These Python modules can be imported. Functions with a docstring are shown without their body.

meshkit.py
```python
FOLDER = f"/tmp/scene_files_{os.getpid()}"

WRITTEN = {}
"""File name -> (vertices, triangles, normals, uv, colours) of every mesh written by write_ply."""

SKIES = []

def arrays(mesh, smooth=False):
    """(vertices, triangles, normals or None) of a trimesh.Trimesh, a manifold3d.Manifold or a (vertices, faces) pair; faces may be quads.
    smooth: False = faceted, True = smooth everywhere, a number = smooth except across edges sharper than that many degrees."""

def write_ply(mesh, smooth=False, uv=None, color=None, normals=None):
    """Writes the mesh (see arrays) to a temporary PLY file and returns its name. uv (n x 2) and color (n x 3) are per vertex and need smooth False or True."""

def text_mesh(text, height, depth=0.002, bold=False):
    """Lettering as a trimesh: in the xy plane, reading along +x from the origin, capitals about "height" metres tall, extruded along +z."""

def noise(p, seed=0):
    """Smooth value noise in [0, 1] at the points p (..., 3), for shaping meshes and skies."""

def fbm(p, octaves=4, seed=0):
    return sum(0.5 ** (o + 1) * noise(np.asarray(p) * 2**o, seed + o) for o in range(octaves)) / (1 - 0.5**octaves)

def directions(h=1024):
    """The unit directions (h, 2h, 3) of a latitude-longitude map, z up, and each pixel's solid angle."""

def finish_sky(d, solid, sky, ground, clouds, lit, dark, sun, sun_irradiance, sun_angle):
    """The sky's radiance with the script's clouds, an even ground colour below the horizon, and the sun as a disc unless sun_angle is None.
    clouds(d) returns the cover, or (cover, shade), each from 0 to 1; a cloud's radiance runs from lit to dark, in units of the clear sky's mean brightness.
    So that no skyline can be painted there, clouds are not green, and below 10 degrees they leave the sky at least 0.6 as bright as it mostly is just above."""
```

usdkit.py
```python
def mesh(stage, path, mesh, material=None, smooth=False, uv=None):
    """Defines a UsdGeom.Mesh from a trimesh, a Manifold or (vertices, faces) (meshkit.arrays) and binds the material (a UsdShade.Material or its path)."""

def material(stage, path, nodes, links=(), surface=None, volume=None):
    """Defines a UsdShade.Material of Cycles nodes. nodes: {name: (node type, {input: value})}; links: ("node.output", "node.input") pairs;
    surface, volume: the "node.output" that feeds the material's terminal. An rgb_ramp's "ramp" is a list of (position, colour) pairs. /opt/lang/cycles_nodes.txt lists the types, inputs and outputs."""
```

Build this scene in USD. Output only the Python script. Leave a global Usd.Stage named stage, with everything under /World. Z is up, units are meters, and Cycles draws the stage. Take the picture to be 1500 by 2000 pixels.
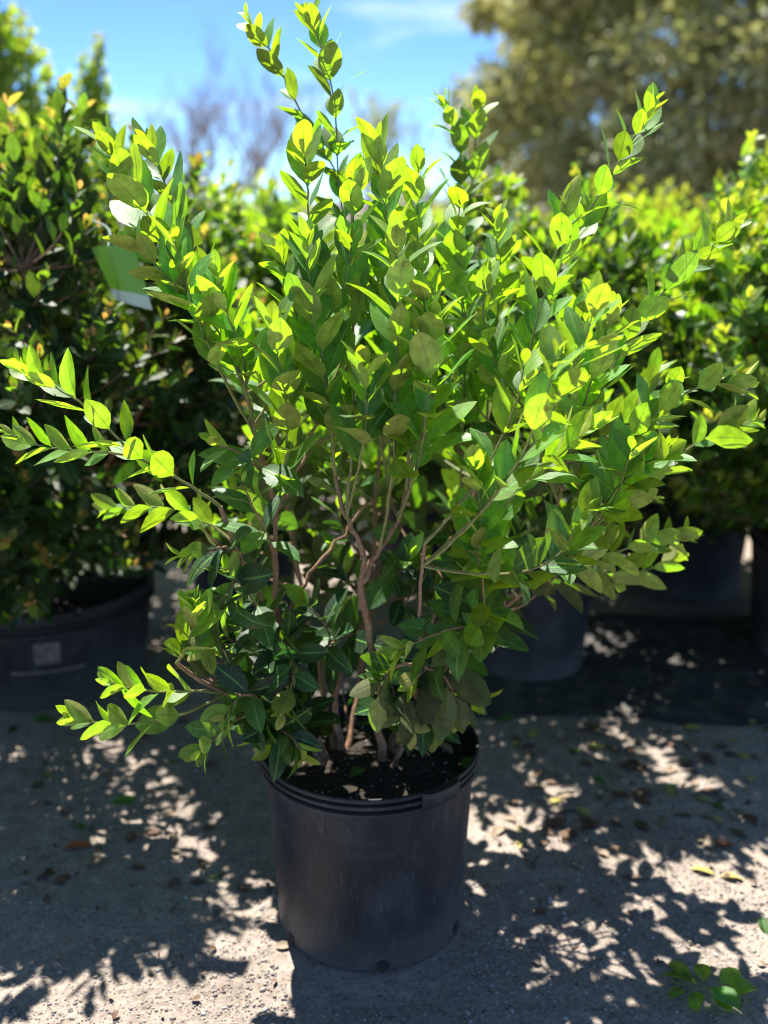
import math
import numpy as np
import trimesh
import usdkit
import meshkit
from scipy.interpolate import CubicSpline
from pxr import Gf, Sdf, Usd, UsdGeom, UsdLux, UsdShade, Vt

# ------------------------------------------------------------------ stage, camera, sky, sun
stage = Usd.Stage.CreateInMemory()
UsdGeom.SetStageUpAxis(stage, "Z")
UsdGeom.SetStageMetersPerUnit(stage, 1.0)
UsdGeom.Xform.Define(stage, "/World")
UsdGeom.Scope.Define(stage, "/World/Looks")

F_PIX, PITCH, CAM_H = 2050.0, math.radians(16.7), 1.25          # lens in photo pixels, tilt down, height
cam = UsdGeom.Camera.Define(stage, "/World/camera")
cam.CreateFocalLengthAttr(50.0)
cam.CreateHorizontalApertureAttr(50.0 * 1500 / F_PIX)
cam.CreateVerticalApertureAttr(50.0 * 2000 / F_PIX)
cam.CreateFStopAttr(2.8)
cam.CreateFocusDistanceAttr(1.50)
cam.CreateExposureAttr(1.5)
cam.AddTranslateOp().Set((0, 0, CAM_H))
cam.AddRotateXOp().Set(90 - math.degrees(PITCH))

SUN_EL, SUN_AZ = math.radians(61), math.radians(-22)               # azimuth from +Y (away from the camera) towards +X
SUN = np.array([math.sin(SUN_AZ) * math.cos(SUN_EL), math.cos(SUN_AZ) * math.cos(SUN_EL), math.sin(SUN_EL)])
dome = UsdLux.DomeLight.Define(stage, "/World/sky")
sky_mat = usdkit.material(stage, "/World/Looks/sky_air", {
    "sky": ("sky_texture", {"sky_type": "single_scattering", "sun_disc": False, "sun_elevation": SUN_EL, "sun_rotation": SUN_AZ, "aerosol_density": 0.0, "air_density": 0.55, "ozone_density": 4.0, "altitude": 1200.0}),
    "tc": ("texture_coordinate", {}),
    "mp": ("mapping", {"scale": (1.6, 1.2, 9.0), "rotation": (0.0, 0.12, 0.0), "location": (0.35, 0.1, 0.3)}),
    "n": ("noise_texture", {"scale": 1.7, "detail": 6.0, "roughness": 0.55, "distortion": 0.6}),
    "r": ("rgb_ramp", {"ramp": [(0.0, (0, 0, 0)), (0.56, (0, 0, 0)), (0.76, (0.5, 0.5, 0.5)), (1.0, (0.8, 0.8, 0.8))]}),
    "tone": ("mix", {"mix_type": "multiply", "fac": 1.0, "color2": (0.73, 0.92, 1.08)}), "mixc": ("mix", {"color2": (9.0, 9.4, 9.8)}),
    "bg": ("background_shader", {"strength": 0.08})},
    [("tc.generated", "mp.vector"), ("mp.vector", "n.vector"), ("n.fac", "r.fac"), ("r.color", "mixc.fac"), ("sky.color", "tone.color1"), ("tone.color", "mixc.color1"), ("mixc.color", "bg.color")],
    surface="bg.background")
UsdShade.MaterialBindingAPI.Apply(dome.GetPrim()).Bind(sky_mat)
dome.GetPrim().SetCustomDataByKey("kind", "structure")
sun = UsdLux.DistantLight.Define(stage, "/World/sun")
sun.CreateNormalizeAttr(True)
sun.CreateIntensityAttr(1.2)
sun.CreateAngleAttr(0.53)
sun.CreateColorAttr((1.0, 0.95, 0.87))
sun.AddRotateZOp().Set(-math.degrees(SUN_AZ))
sun.AddRotateXOp().Set(-(90 - math.degrees(SUN_EL)))

# ------------------------------------------------------------------ helpers
RIGHT, FWD, UPV = np.array([1.0, 0, 0]), np.array([0, math.cos(PITCH), -math.sin(PITCH)]), np.array([0, math.sin(PITCH), math.cos(PITCH)])
CAM = np.array([0, 0, CAM_H])
Z = np.array([0, 0, 1.0])


def at(px, py, y):
    """A point of the place at depth y, read off the photograph's pixel grid while surveying."""
    d = FWD + RIGHT * (px - 750) / F_PIX + UPV * (1000 - py) / F_PIX
    return CAM + d * (y / d[1])


def project(p):
    q = np.asarray(p) - CAM
    w = q @ FWD
    return np.stack([750 + F_PIX * (q @ RIGHT) / w, 1000 - F_PIX * (q @ UPV) / w], -1), w


def unit(v):
    v = np.asarray(v, float)
    return v / np.maximum(np.linalg.norm(v, axis=-1, keepdims=True), 1e-12)


taken = {}


def new_path(parent, name):
    k = (str(parent), name)
    n = taken.get(k, 0)
    taken[k] = n + 1
    return f"{parent}/{name}" + (f"_{n:03d}" if n else "")


def tag(p, label=None, cat=None, group=None, kind=None):
    p = p.GetPrim()
    for k, v in (("label", label), ("category", cat), ("group", group), ("kind", kind)):
        if v:
            p.SetCustomDataByKey(k, v)
    return p


def thing(name, label, cat, group=None, loc=None, rz=0.0):
    x = UsdGeom.Xform.Define(stage, new_path("/World", name))
    if loc is not None:
        x.AddTranslateOp().Set(tuple(map(float, loc)))
        if rz:
            x.AddRotateZOp().Set(rz)
    return tag(x, label, cat, group)


def add(name, mesh, mat, parent=None, smooth=40, **k):
    m = usdkit.mesh(stage, new_path(parent.GetPath() if parent is not None else "/World", name), mesh, mat, smooth)
    return tag(m, **k)


def raw(name, v, f, n, mat, parent=None, st=None, age=None, tint=None, **k):
    m = UsdGeom.Mesh.Define(stage, new_path(parent.GetPath() if parent is not None else "/World", name))
    m.CreatePointsAttr(Vt.Vec3fArray.FromNumpy(np.ascontiguousarray(v, np.float32)))
    m.CreateFaceVertexCountsAttr(Vt.IntArray.FromNumpy(np.full(len(f), 3, np.int32)))
    m.CreateFaceVertexIndicesAttr(Vt.IntArray.FromNumpy(np.ascontiguousarray(f, np.int32).ravel()))
    m.CreateSubdivisionSchemeAttr("none")
    m.CreateNormalsAttr(Vt.Vec3fArray.FromNumpy(np.ascontiguousarray(n, np.float32)))
    m.SetNormalsInterpolation("vertex")
    api = UsdGeom.PrimvarsAPI(m)
    if st is not None:
        api.CreatePrimvar("st", Sdf.ValueTypeNames.TexCoord2fArray, "vertex").Set(Vt.Vec2fArray.FromNumpy(np.ascontiguousarray(st, np.float32)))
    if age is not None:
        api.CreatePrimvar("leaf_age", Sdf.ValueTypeNames.FloatArray, "vertex").Set(Vt.FloatArray.FromNumpy(np.ascontiguousarray(age, np.float32)))
    if tint is not None:
        api.CreatePrimvar("leaf_tint", Sdf.ValueTypeNames.FloatArray, "vertex").Set(Vt.FloatArray.FromNumpy(np.ascontiguousarray(tint, np.float32)))
    UsdShade.MaterialBindingAPI.Apply(m.GetPrim()).Bind(mat)
    return tag(m, **k)


def spline(pts, n):
    pts = np.asarray(pts, float)
    d = np.concatenate([[0], np.cumsum(np.linalg.norm(np.diff(pts, axis=0), axis=1))])
    if len(pts) == 2:
        return pts[0] + (pts[1] - pts[0]) * np.linspace(0, 1, n)[:, None]
    return CubicSpline(d / d[-1], pts, bc_type="natural")(np.linspace(0, 1, n))


def tube(pts, r0, r1, sides=6, knob=0.0, rng=None):
    """A tapered stem along pts, its thickness a little uneven, closed at both ends."""
    pts = np.asarray(pts, float)
    n = len(pts)
    t = unit(np.gradient(pts, axis=0))
    a = np.cross(t[0], [0.3, 0.9, 0.2])
    a = unit(a)
    rad = np.linspace(r0, r1, n) if np.ndim(r0) == 0 else np.asarray(r0)
    if knob and rng is not None:
        rad = rad * (1 + knob * rng.uniform(-1, 1, n))
    rings = []
    for i in range(n):
        a = unit(a - t[i] * (a @ t[i]))
        b = np.cross(t[i], a)
        an = np.arange(sides) * 2 * np.pi / sides
        rings.append(pts[i] + rad[i] * (np.cos(an)[:, None] * a + np.sin(an)[:, None] * b))
    v = np.vstack(rings + [pts[:1], pts[-1:]])
    f = []
    for i in range(n - 1):
        for j in range(sides):
            p, q = i * sides + j, i * sides + (j + 1) % sides
            f += [(p, q, q + sides), (p, q + sides, p + sides)]
    for j in range(sides):
        f.append((n * sides, (j + 1) % sides, j))
        f.append((n * sides + 1, (n - 1) * sides + j, (n - 1) * sides + (j + 1) % sides))
    return v, np.array(f)


def join(parts):
    vs, fs, o = [], [], 0
    for v, f in parts:
        vs.append(v)
        fs.append(np.asarray(f) + o)
        o += len(v)
    return np.vstack(vs), np.vstack(fs)


def lathe(profile, sides=72, wobble=None):
    p = np.asarray(profile, float)
    an = np.arange(sides) * 2 * np.pi / sides
    v = np.stack([p[:, None, 0] * np.cos(an), p[:, None, 0] * np.sin(an), np.repeat(p[:, 1:], sides, 1)], -1)
    if wobble:
        v[..., :2] *= 1 + wobble * np.sin(2 * an + 0.6)[None, :, None]
    f = []
    for i in range(len(p) - 1):
        for j in range(sides):
            a, b = i * sides + j, i * sides + (j + 1) % sides
            f += [(a, b, b + sides), (a, b + sides, a + sides)]
    return v.reshape(-1, 3), np.array(f)


# ------------------------------------------------------------------ leaves
def leaf_template(rows, ncol):
    prof_t = [0, .06, .1, .16, .24, .36, .48, .6, .72, .82, .9, .96, 1]
    prof_w = [.03, .035, .06, .20, .35, .47, .5, .49, .43, .33, .21, .10, 0.0]
    uv, idx = [(0.0, 0.0)], []
    for t in rows:
        w = float(np.interp(t, prof_t, prof_w))
        idx.append(len(uv))
        uv += [(t, s * w) for s in np.linspace(-1, 1, ncol)]
    uv.append((1.0, 0.0))
    f = [(0, idx[0] + j + 1, idx[0] + j) for j in range(ncol - 1)]
    for a, b in zip(idx[:-1], idx[1:]):
        for j in range(ncol - 1):
            f += [(a + j, a + j + 1, b + j + 1), (a + j, b + j + 1, b + j)]
    e = idx[-1]
    f += [(len(uv) - 1, e + j, e + j + 1) for j in range(ncol - 1)]
    tw = np.array(uv)
    half = np.interp(tw[:, 0], prof_t, prof_w)
    st = np.stack([tw[:, 0], np.where(half > 1e-6, tw[:, 1] / np.maximum(half, 1e-6), 0)], -1)
    return tw, np.array(f), st


FINE = leaf_template([.1, .2, .36, .55, .74, .9], 5)
COARSE = leaf_template([.2, .5, .8], 3)


def build_leaves(L, template):
    """L: dict of arrays (n): base, dir, nor, length, width, curl, fold, wave, phase, twist. Returns vertices (n, k, 3), normals (n, k, 3)."""
    tw, f, st = template
    t, w = tw[None, :, 0], tw[None, :, 1]
    D = unit(L["dir"])
    N = unit(L["nor"] - D * np.sum(L["nor"] * D, -1, keepdims=True))
    S = np.cross(N, D)
    curl = np.where(np.abs(L["curl"]) < 1e-3, 1e-3, L["curl"])[:, None]
    ln, wd = L["length"][:, None], L["width"][:, None]
    x = np.sin(curl * t) / curl * ln
    z = -(1 - np.cos(curl * t)) / curl * ln
    sw = np.sin(L["phase"][:, None]) * 0.10 * ln * (t * t)                # the blade swings sideways a little
    y = w * wd * np.cos(L["fold"])[:, None] + sw
    z = z + np.abs(w) * wd * np.sin(L["fold"])[:, None] + L["wave"][:, None] * wd * w * 2 * np.sin(7.0 * t + L["phase"][:, None] * 3)
    tws = L["twist"][:, None] * t
    y, z = y * np.cos(tws) - (z * np.sin(tws)) * 0.5, z + w * wd * np.sin(tws)
    P = L["base"][:, None] + x[..., None] * D[:, None] + y[..., None] * S[:, None] + z[..., None] * N[:, None]
    nor = np.zeros_like(P)
    fn = np.cross(P[:, f[:, 1]] - P[:, f[:, 0]], P[:, f[:, 2]] - P[:, f[:, 0]])
    for k in range(3):
        for j in range(len(f)):
            nor[:, f[j, k]] += fn[:, j]
    nor = unit(nor)
    flip = np.sign(np.mean(np.sum(nor * N[:, None], -1)))
    return P, nor * flip, (f if flip > 0 else f[:, ::-1])


class Leaves:
    KEYS = "base dir nor length width curl fold wave phase twist age tint".split()

    def __init__(self):
        self.d = {k: [] for k in self.KEYS}

    def put(self, **k):
        for key in self.KEYS:
            self.d[key].append(k[key])

    def arrays(self):
        return {k: np.array(v, float) for k, v in self.d.items()}


def leafy(leaves, path, rng, start=0.3, spacing=0.034, size=0.07, young=0.25, a_mid=52, lift=0.45, age0=0.35, miss=0.11, droop=0.0, tip=True, ratio=0.51, loose=1.0):
    """Opposite pairs of leaves along a shoot, smaller and yellower at its tip."""
    d = np.concatenate([[0], np.cumsum(np.linalg.norm(np.diff(path, axis=0), axis=1))])
    total = d[-1]
    s = total
    T = unit(np.gradient(path, axis=0))
    phi = rng.uniform(0, np.pi)
    i = 0
    while s > total * start:
        p = np.array([np.interp(s, d, path[:, k]) for k in range(3)])
        t = unit(np.array([np.interp(s, d, T[:, k]) for k in range(3)]))
        A = unit(np.cross(t, [0.21, 0.35, 0.9] if abs(t[2]) < 0.9 else [1, 0.2, 0]))
        B = np.cross(t, A)
        rel = (total - s)
        g = (0.40 if rel < 0.012 else min(1.0, 0.66 + 0.34 * (rel / 0.09))) if tip else 1.0
        g *= 1.0 - 0.18 * max(0.0, (rel - 0.25) / 0.3)
        yg = max(0.0, 1 - rel / max(1e-6, young * max(total, 0.25)))
        for side in (0, 1):
            if rng.random() < miss and i > 1:
                continue
            ph = phi + side * np.pi + rng.normal(0, 0.22) * loose
            R = np.cos(ph) * A + np.sin(ph) * B
            a = math.radians(np.clip((24 + (a_mid - 24) * min(1, rel / 0.07)) + rng.normal(0, 9) * loose, 12, 105))
            D = unit(t * math.cos(a) + R * math.sin(a) + Z * (0.22 - droop) + rng.normal(0, 0.09, 3) * loose)
            N = t * math.sin(a) - R * math.cos(a) + SUN * lift + rng.normal(0, 0.18, 3) * loose
            ln = size * g * rng.uniform(0.74, 1.16)
            leaves.put(base=p, dir=D, nor=N, length=ln * 1.08, width=ln * ratio * rng.uniform(0.86, 1.16), curl=rng.normal(0.22 + droop, 0.32), fold=rng.uniform(0.02, 0.34),
                       wave=rng.uniform(0.0, 0.06), phase=rng.uniform(0, 6.28), twist=rng.normal(0, 0.25),
                       age=float(np.clip(age0 + (1 - age0) * yg + rng.normal(0, 0.09), 0, 1)), tint=rng.random())
        phi += np.pi / 2 + rng.normal(0, 0.12)
        s -= spacing * (0.45 + 0.55 * min(1, rel / 0.08)) * rng.uniform(0.7, 1.35)
        i += 1


def visible_share(P, f):
    """How many cells of a coarse grid each leaf wins as seen from the path in front of the pot."""
    n, k, _ = P.shape
    pts = np.concatenate([P, P[:, f].mean(2)], 1).reshape(-1, 3)
    own = np.repeat(np.arange(n), k + len(f))
    q, w = project(pts)
    c = np.floor(q / 7).astype(int)
    ok = (w > 0.2) & (c[:, 0] >= 0) & (c[:, 1] >= 0) & (c[:, 0] < 215) & (c[:, 1] < 286)
    cell = c[:, 1] * 215 + c[:, 0]
    cell, w, own = cell[ok], w[ok], own[ok]
    order = np.lexsort((w, cell))
    first = np.unique(cell[order], return_index=True)[1]
    return np.bincount(own[order][first], minlength=n)


def set_leaves(plant, leaves, mat, template, singles, coarse_rest=None):
    """The leaves that show largest become parts of their own; the rest is one mass of foliage."""
    L = leaves.arrays()
    P, N, f = build_leaves(L, template)
    share = visible_share(P, f)
    order = np.argsort(-share, kind="stable")
    chosen = order[:singles]
    st = template[2]
    k = P.shape[1]
    for i in chosen:
        raw("leaf", P[i], f, N[i], mat, plant, st=st, age=np.full(k, L["age"][i]), tint=np.full(k, L["tint"][i]))
    rest = order[singles:]
    F = (f[None] + (np.arange(len(rest)) * k)[:, None, None]).reshape(-1, 3)
    raw("foliage", P[rest].reshape(-1, 3), F, N[rest].reshape(-1, 3), mat, plant, st=np.tile(st, (len(rest), 1)), age=np.repeat(L["age"][rest], k), tint=np.repeat(L["tint"][rest], k), kind="stuff")


# ------------------------------------------------------------------ materials
def M(name, nodes, links, surface):
    return usdkit.material(stage, "/World/Looks/" + name, nodes, links, surface=surface)


def leaf_material(name, top, under, through, rough=0.30, vein=1.0, gain=1.0):
    """Glossy dark upper face, matt paler underside, light passing through; veins from the blade's own coordinates."""
    r = lambda c: {"ramp": [(0.0, c[0]), (0.5, c[1]), (1.0, c[2])]}
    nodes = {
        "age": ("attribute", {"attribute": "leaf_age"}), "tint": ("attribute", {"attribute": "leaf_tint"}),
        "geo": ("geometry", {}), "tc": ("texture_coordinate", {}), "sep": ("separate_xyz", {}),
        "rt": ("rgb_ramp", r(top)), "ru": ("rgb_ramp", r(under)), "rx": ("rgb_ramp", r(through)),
        "absv": ("math", {"math_type": "absolute"}),
        "mid": ("map_range", {"from_min": 0.03, "from_max": 0.12, "to_min": 1.0, "to_max": 0.0, "clamp": True}),
        "slant": ("math", {"math_type": "multiply_add", "value2": -0.16}), "sv": ("math", {"math_type": "multiply", "value2": 60.0}), "sin": ("math", {"math_type": "sine"}),
        "side": ("map_range", {"from_min": 0.86, "from_max": 1.0, "to_min": 0.0, "to_max": 0.35, "clamp": True}),
        "veins": ("math", {"math_type": "maximum"}),
        "noise": ("noise_texture", {"scale": 55.0, "detail": 3.0}), "fine": ("noise_texture", {"scale": 420.0, "detail": 2.0}),
        "mot": ("map_range", {"from_min": 0.3, "from_max": 0.7, "to_min": 0.70, "to_max": 1.24}),
        "tv": ("map_range", {"to_min": 0.64, "to_max": 1.24}), "val": ("math", {"math_type": "multiply"}),
        "thue": ("map_range", {"to_min": 0.485, "to_max": 0.512}),
        "hs_t": ("hsv", {}), "hs_u": ("hsv", {}), "hs_x": ("hsv", {}),
        "vt": ("mix", {"mix_type": "mix", "color2": tuple(min(1, x * 2.2 + .01) for x in top[1])}), "vx": ("mix", {"mix_type": "multiply", "color2": (0.50, 0.55, 0.5)}),
        "spot": ("noise_texture", {"scale": 34.0, "detail": 4.0, "roughness": 0.7}), "spm": ("map_range", {"from_min": 0.665, "from_max": 0.70, "to_min": 0.0, "to_max": 0.75, "clamp": True}),
        "dust": ("noise_texture", {"scale": 12.0, "detail": 5.0}), "dum": ("map_range", {"from_min": 0.5, "from_max": 0.72, "to_min": 0.0, "to_max": 0.12, "clamp": True}), "dc": ("mix", {"color2": (0.17, 0.17, 0.14)}),
        "sp1": ("mix", {"color2": (0.13, 0.085, 0.03)}), "sp2": ("mix", {"color2": (0.06, 0.04, 0.01)}), "face": ("mix", {}), "rgh": ("mix_float", {"a": rough, "b": 0.62}),
        "bh": ("math", {"math_type": "multiply_add", "value2": 0.8}), "bump": ("bump", {"strength": 0.30, "distance": 0.0012}),
        "spec": ("mix_float", {"a": 0.32, "b": 0.25}),
        "p": ("principled_bsdf", {"ior": 1.45}), "tr": ("translucent_bsdf", {}), "sum": ("add_closure", {})}
    links = [("tc.UV", "sep.vector"), ("sep.y", "absv.value1"), ("absv.value", "mid.value"),
             ("absv.value", "slant.value1"), ("sep.x", "slant.value3"), ("slant.value", "sv.value1"), ("sv.value", "sin.value1"), ("sin.value", "side.value"),
             ("mid.result", "veins.value1"), ("side.result", "veins.value2"),
             ("tc.object", "noise.vector"), ("tc.object", "fine.vector"), ("noise.fac", "mot.value"), ("tint.fac", "tv.value"), ("mot.result", "val.value1"), ("tv.result", "val.value2"), ("tint.fac", "thue.value"),
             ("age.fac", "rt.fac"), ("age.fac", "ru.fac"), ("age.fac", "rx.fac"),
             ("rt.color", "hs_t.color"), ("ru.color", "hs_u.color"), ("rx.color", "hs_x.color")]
    for h in ("hs_t", "hs_u", "hs_x"):
        links += [("val.value", h + ".value"), ("thue.result", h + ".hue")]
    links += [("hs_t.color", "vt.color1"), ("veins.value", "vt.fac"), ("hs_x.color", "vx.color1"), ("veins.value", "vx.fac"),
              ("geo.backfacing", "face.fac"), ("vt.color", "dc.color1"), ("tc.object", "dust.vector"), ("dust.fac", "dum.value"), ("dum.result", "dc.fac"), ("dc.color", "face.color1"), ("hs_u.color", "face.color2"), ("face.color", "sp1.color1"), ("sp1.color", "p.base_color"),
              ("tc.object", "spot.vector"), ("spot.fac", "spm.value"), ("spm.result", "sp1.fac"), ("spm.result", "sp2.fac"), ("vx.color", "sp2.color1"),
              ("geo.backfacing", "rgh.fac"), ("rgh.result", "p.roughness"), ("geo.backfacing", "spec.fac"), ("spec.result", "p.specular_ior_level"),
              ("fine.fac", "bh.value1"), ("veins.value", "bh.value3"), ("bh.value", "bump.height"), ("bump.normal", "p.normal"),
              ("sp2.color", "tr.color"), ("p.BSDF", "sum.closure1"), ("tr.BSDF", "sum.closure2")]
    return M(name, nodes, links, "sum.closure")


TRANSLUCENT_OUT = "BSDF"
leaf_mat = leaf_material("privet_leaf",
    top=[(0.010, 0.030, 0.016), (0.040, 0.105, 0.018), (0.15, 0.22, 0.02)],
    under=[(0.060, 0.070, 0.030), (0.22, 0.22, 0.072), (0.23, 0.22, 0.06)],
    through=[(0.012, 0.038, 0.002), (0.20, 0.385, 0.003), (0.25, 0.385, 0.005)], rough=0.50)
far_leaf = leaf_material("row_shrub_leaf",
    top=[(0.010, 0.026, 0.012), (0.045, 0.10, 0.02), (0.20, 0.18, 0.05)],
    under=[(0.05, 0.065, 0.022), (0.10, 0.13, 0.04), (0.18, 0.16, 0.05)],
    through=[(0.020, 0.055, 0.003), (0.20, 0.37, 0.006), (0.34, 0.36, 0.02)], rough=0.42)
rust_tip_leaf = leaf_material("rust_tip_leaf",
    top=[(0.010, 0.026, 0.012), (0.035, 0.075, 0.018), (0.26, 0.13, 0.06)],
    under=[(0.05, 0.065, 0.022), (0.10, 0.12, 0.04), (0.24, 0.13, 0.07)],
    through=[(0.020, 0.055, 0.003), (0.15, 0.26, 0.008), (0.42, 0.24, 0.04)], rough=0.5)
oak_leaf = leaf_material("oak_leaf",
    top=[(0.13, 0.15, 0.075), (0.19, 0.205, 0.10), (0.25, 0.245, 0.115)],
    under=[(0.12, 0.13, 0.065), (0.17, 0.172, 0.085), (0.21, 0.195, 0.1)],
    through=[(0.12, 0.14, 0.04), (0.19, 0.205, 0.055), (0.25, 0.235, 0.065)], rough=0.6)
spring_leaf = leaf_material("spring_leaf",
    top=[(0.12, 0.14, 0.03), (0.18, 0.2, 0.04), (0.25, 0.25, 0.06)],
    under=[(0.14, 0.15, 0.04), (0.2, 0.2, 0.05), (0.25, 0.25, 0.07)],
    through=[(0.16, 0.2, 0.02), (0.26, 0.28, 0.03), (0.35, 0.33, 0.05)], rough=0.5)


def mottled(name, c0, c1, scale, rough=0.8, bump=0.4, dist=0.002, stretch=(1, 1, 1), spec=0.4, c2=None):
    ramp = [(0.25, c0), (0.75, c1)] if c2 is None else [(0.2, c0), (0.5, c1), (0.8, c2)]
    return M(name, {"tc": ("texture_coordinate", {}), "mp": ("mapping", {"scale": stretch}), "n": ("noise_texture", {"scale": scale, "detail": 6.0, "roughness": 0.62}),
                    "r": ("rgb_ramp", {"ramp": ramp}), "b": ("bump", {"strength": bump, "distance": dist}), "p": ("principled_bsdf", {"roughness": rough, "specular_ior_level": spec})},
             [("tc.object", "mp.vector"), ("mp.vector", "n.vector"), ("n.fac", "r.fac"), ("r.color", "p.base_color"), ("n.fac", "b.height"), ("b.normal", "p.normal")], "p.BSDF")


bark = mottled("brown_bark", (0.10, 0.052, 0.027), (0.36, 0.205, 0.115), 160, 0.85, 0.8, 0.0015)
twig_green = mottled("green_twig", (0.10, 0.11, 0.03), (0.26, 0.24, 0.08), 90, 0.6, 0.4, 0.0008)
grey_bark = mottled("grey_bark", (0.20, 0.17, 0.17), (0.36, 0.32, 0.32), 18, 0.9, 0.6, 0.01)
oak_bark = mottled("oak_bark", (0.05, 0.042, 0.035), (0.14, 0.12, 0.10), 12, 0.9, 0.8, 0.02)
soil_mat = mottled("potting_mix", (0.006, 0.0045, 0.003), (0.028, 0.020, 0.013), 140, 0.9, 1.0, 0.006, c2=(0.055, 0.040, 0.026))
chip_mats = [mottled("bark_chip", (0.02, 0.013, 0.008), (0.07, 0.045, 0.026), 120, 0.9, 0.5), mottled("tan_fibre", (0.07, 0.05, 0.03), (0.16, 0.115, 0.07), 120, 0.9, 0.4), mottled("perlite", (0.35, 0.33, 0.29), (0.55, 0.53, 0.48), 300, 0.9, 0.4)]

# worn black nursery plastic: dusty, scuffed, faintly streaked
pot_nodes = {
    "tc": ("texture_coordinate", {}), "geo": ("geometry", {}),
    "n1": ("noise_texture", {"scale": 6.0, "detail": 7.0, "roughness": 0.65, "distortion": 0.5}), "n2": ("noise_texture", {"scale": 260.0, "detail": 3.0}),
    "mp": ("mapping", {"scale": (1.0, 1.0, 0.12)}), "n3": ("noise_texture", {"scale": 40.0, "detail": 4.0}),
    "r1": ("rgb_ramp", {"ramp": [(0.3, (0.006, 0.0065, 0.0075)), (0.52, (0.0105, 0.011, 0.012)), (0.74, (0.042, 0.041, 0.039))]}),
    "r3": ("rgb_ramp", {"ramp": [(0.42, (0.0, 0.0, 0.0)), (0.75, (0.30, 0.30, 0.30))]}),
    "m1": ("mix", {"color2": (0.038, 0.037, 0.035)}),
    "smp": ("mapping", {"scale": (30.0, 30.0, 4.0), "rotation": (0.3, 0.5, 0.2)}), "scr": ("noise_texture", {"scale": 3.0, "detail": 5.0, "distortion": 2.5}), "scm": ("map_range", {"from_min": 0.60, "from_max": 0.68, "to_min": 0.0, "to_max": 0.35, "clamp": True}), "m4": ("mix", {"color2": (0.085, 0.080, 0.078)}),
    "zz": ("separate_xyz", {}), "zl": ("map_range", {"from_min": 0.0, "from_max": 0.10, "to_min": 0.9, "to_max": 0.0, "clamp": True}), "n4": ("noise_texture", {"scale": 30.0, "detail": 8.0, "roughness": 0.75}), "spl": ("math", {"math_type": "multiply"}), "m3": ("mix", {"color2": (0.105, 0.088, 0.070)}),
    "sc": ("map_range", {"from_min": 0.66, "from_max": 0.80, "to_min": 0.0, "to_max": 0.4, "clamp": True}), "m2": ("mix", {"color2": (0.20, 0.18, 0.16)}),
    "rr": ("map_range", {"from_min": 0.3, "from_max": 0.7, "to_min": 0.40, "to_max": 0.66}), "bump": ("bump", {"strength": 0.25, "distance": 0.0012}),
    "p": ("principled_bsdf", {"specular_ior_level": 0.32})}
pot_links = [("tc.object", "n1.vector"), ("tc.object", "n2.vector"), ("tc.object", "mp.vector"), ("mp.vector", "n3.vector"), ("n1.fac", "r1.fac"), ("n3.fac", "r3.fac"),
             ("r1.color", "m1.color1"), ("r3.color", "m1.fac"), ("n2.fac", "sc.value"), ("m1.color", "m2.color1"), ("sc.result", "m2.fac"), ("tc.object", "zz.vector"), ("zz.z", "zl.value"), ("tc.object", "n4.vector"), ("n4.fac", "spl.value1"), ("zl.result", "spl.value2"), ("spl.value", "m3.fac"), ("m2.color", "m3.color1"), ("m3.color", "m4.color1"), ("tc.object", "smp.vector"), ("smp.vector", "scr.vector"), ("scr.fac", "scm.value"), ("scm.result", "m4.fac"), ("m4.color", "p.base_color"),
             ("n1.fac", "rr.value"), ("rr.result", "p.roughness"), ("n4.fac", "bump.height"), ("bump.normal", "p.normal")]
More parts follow.
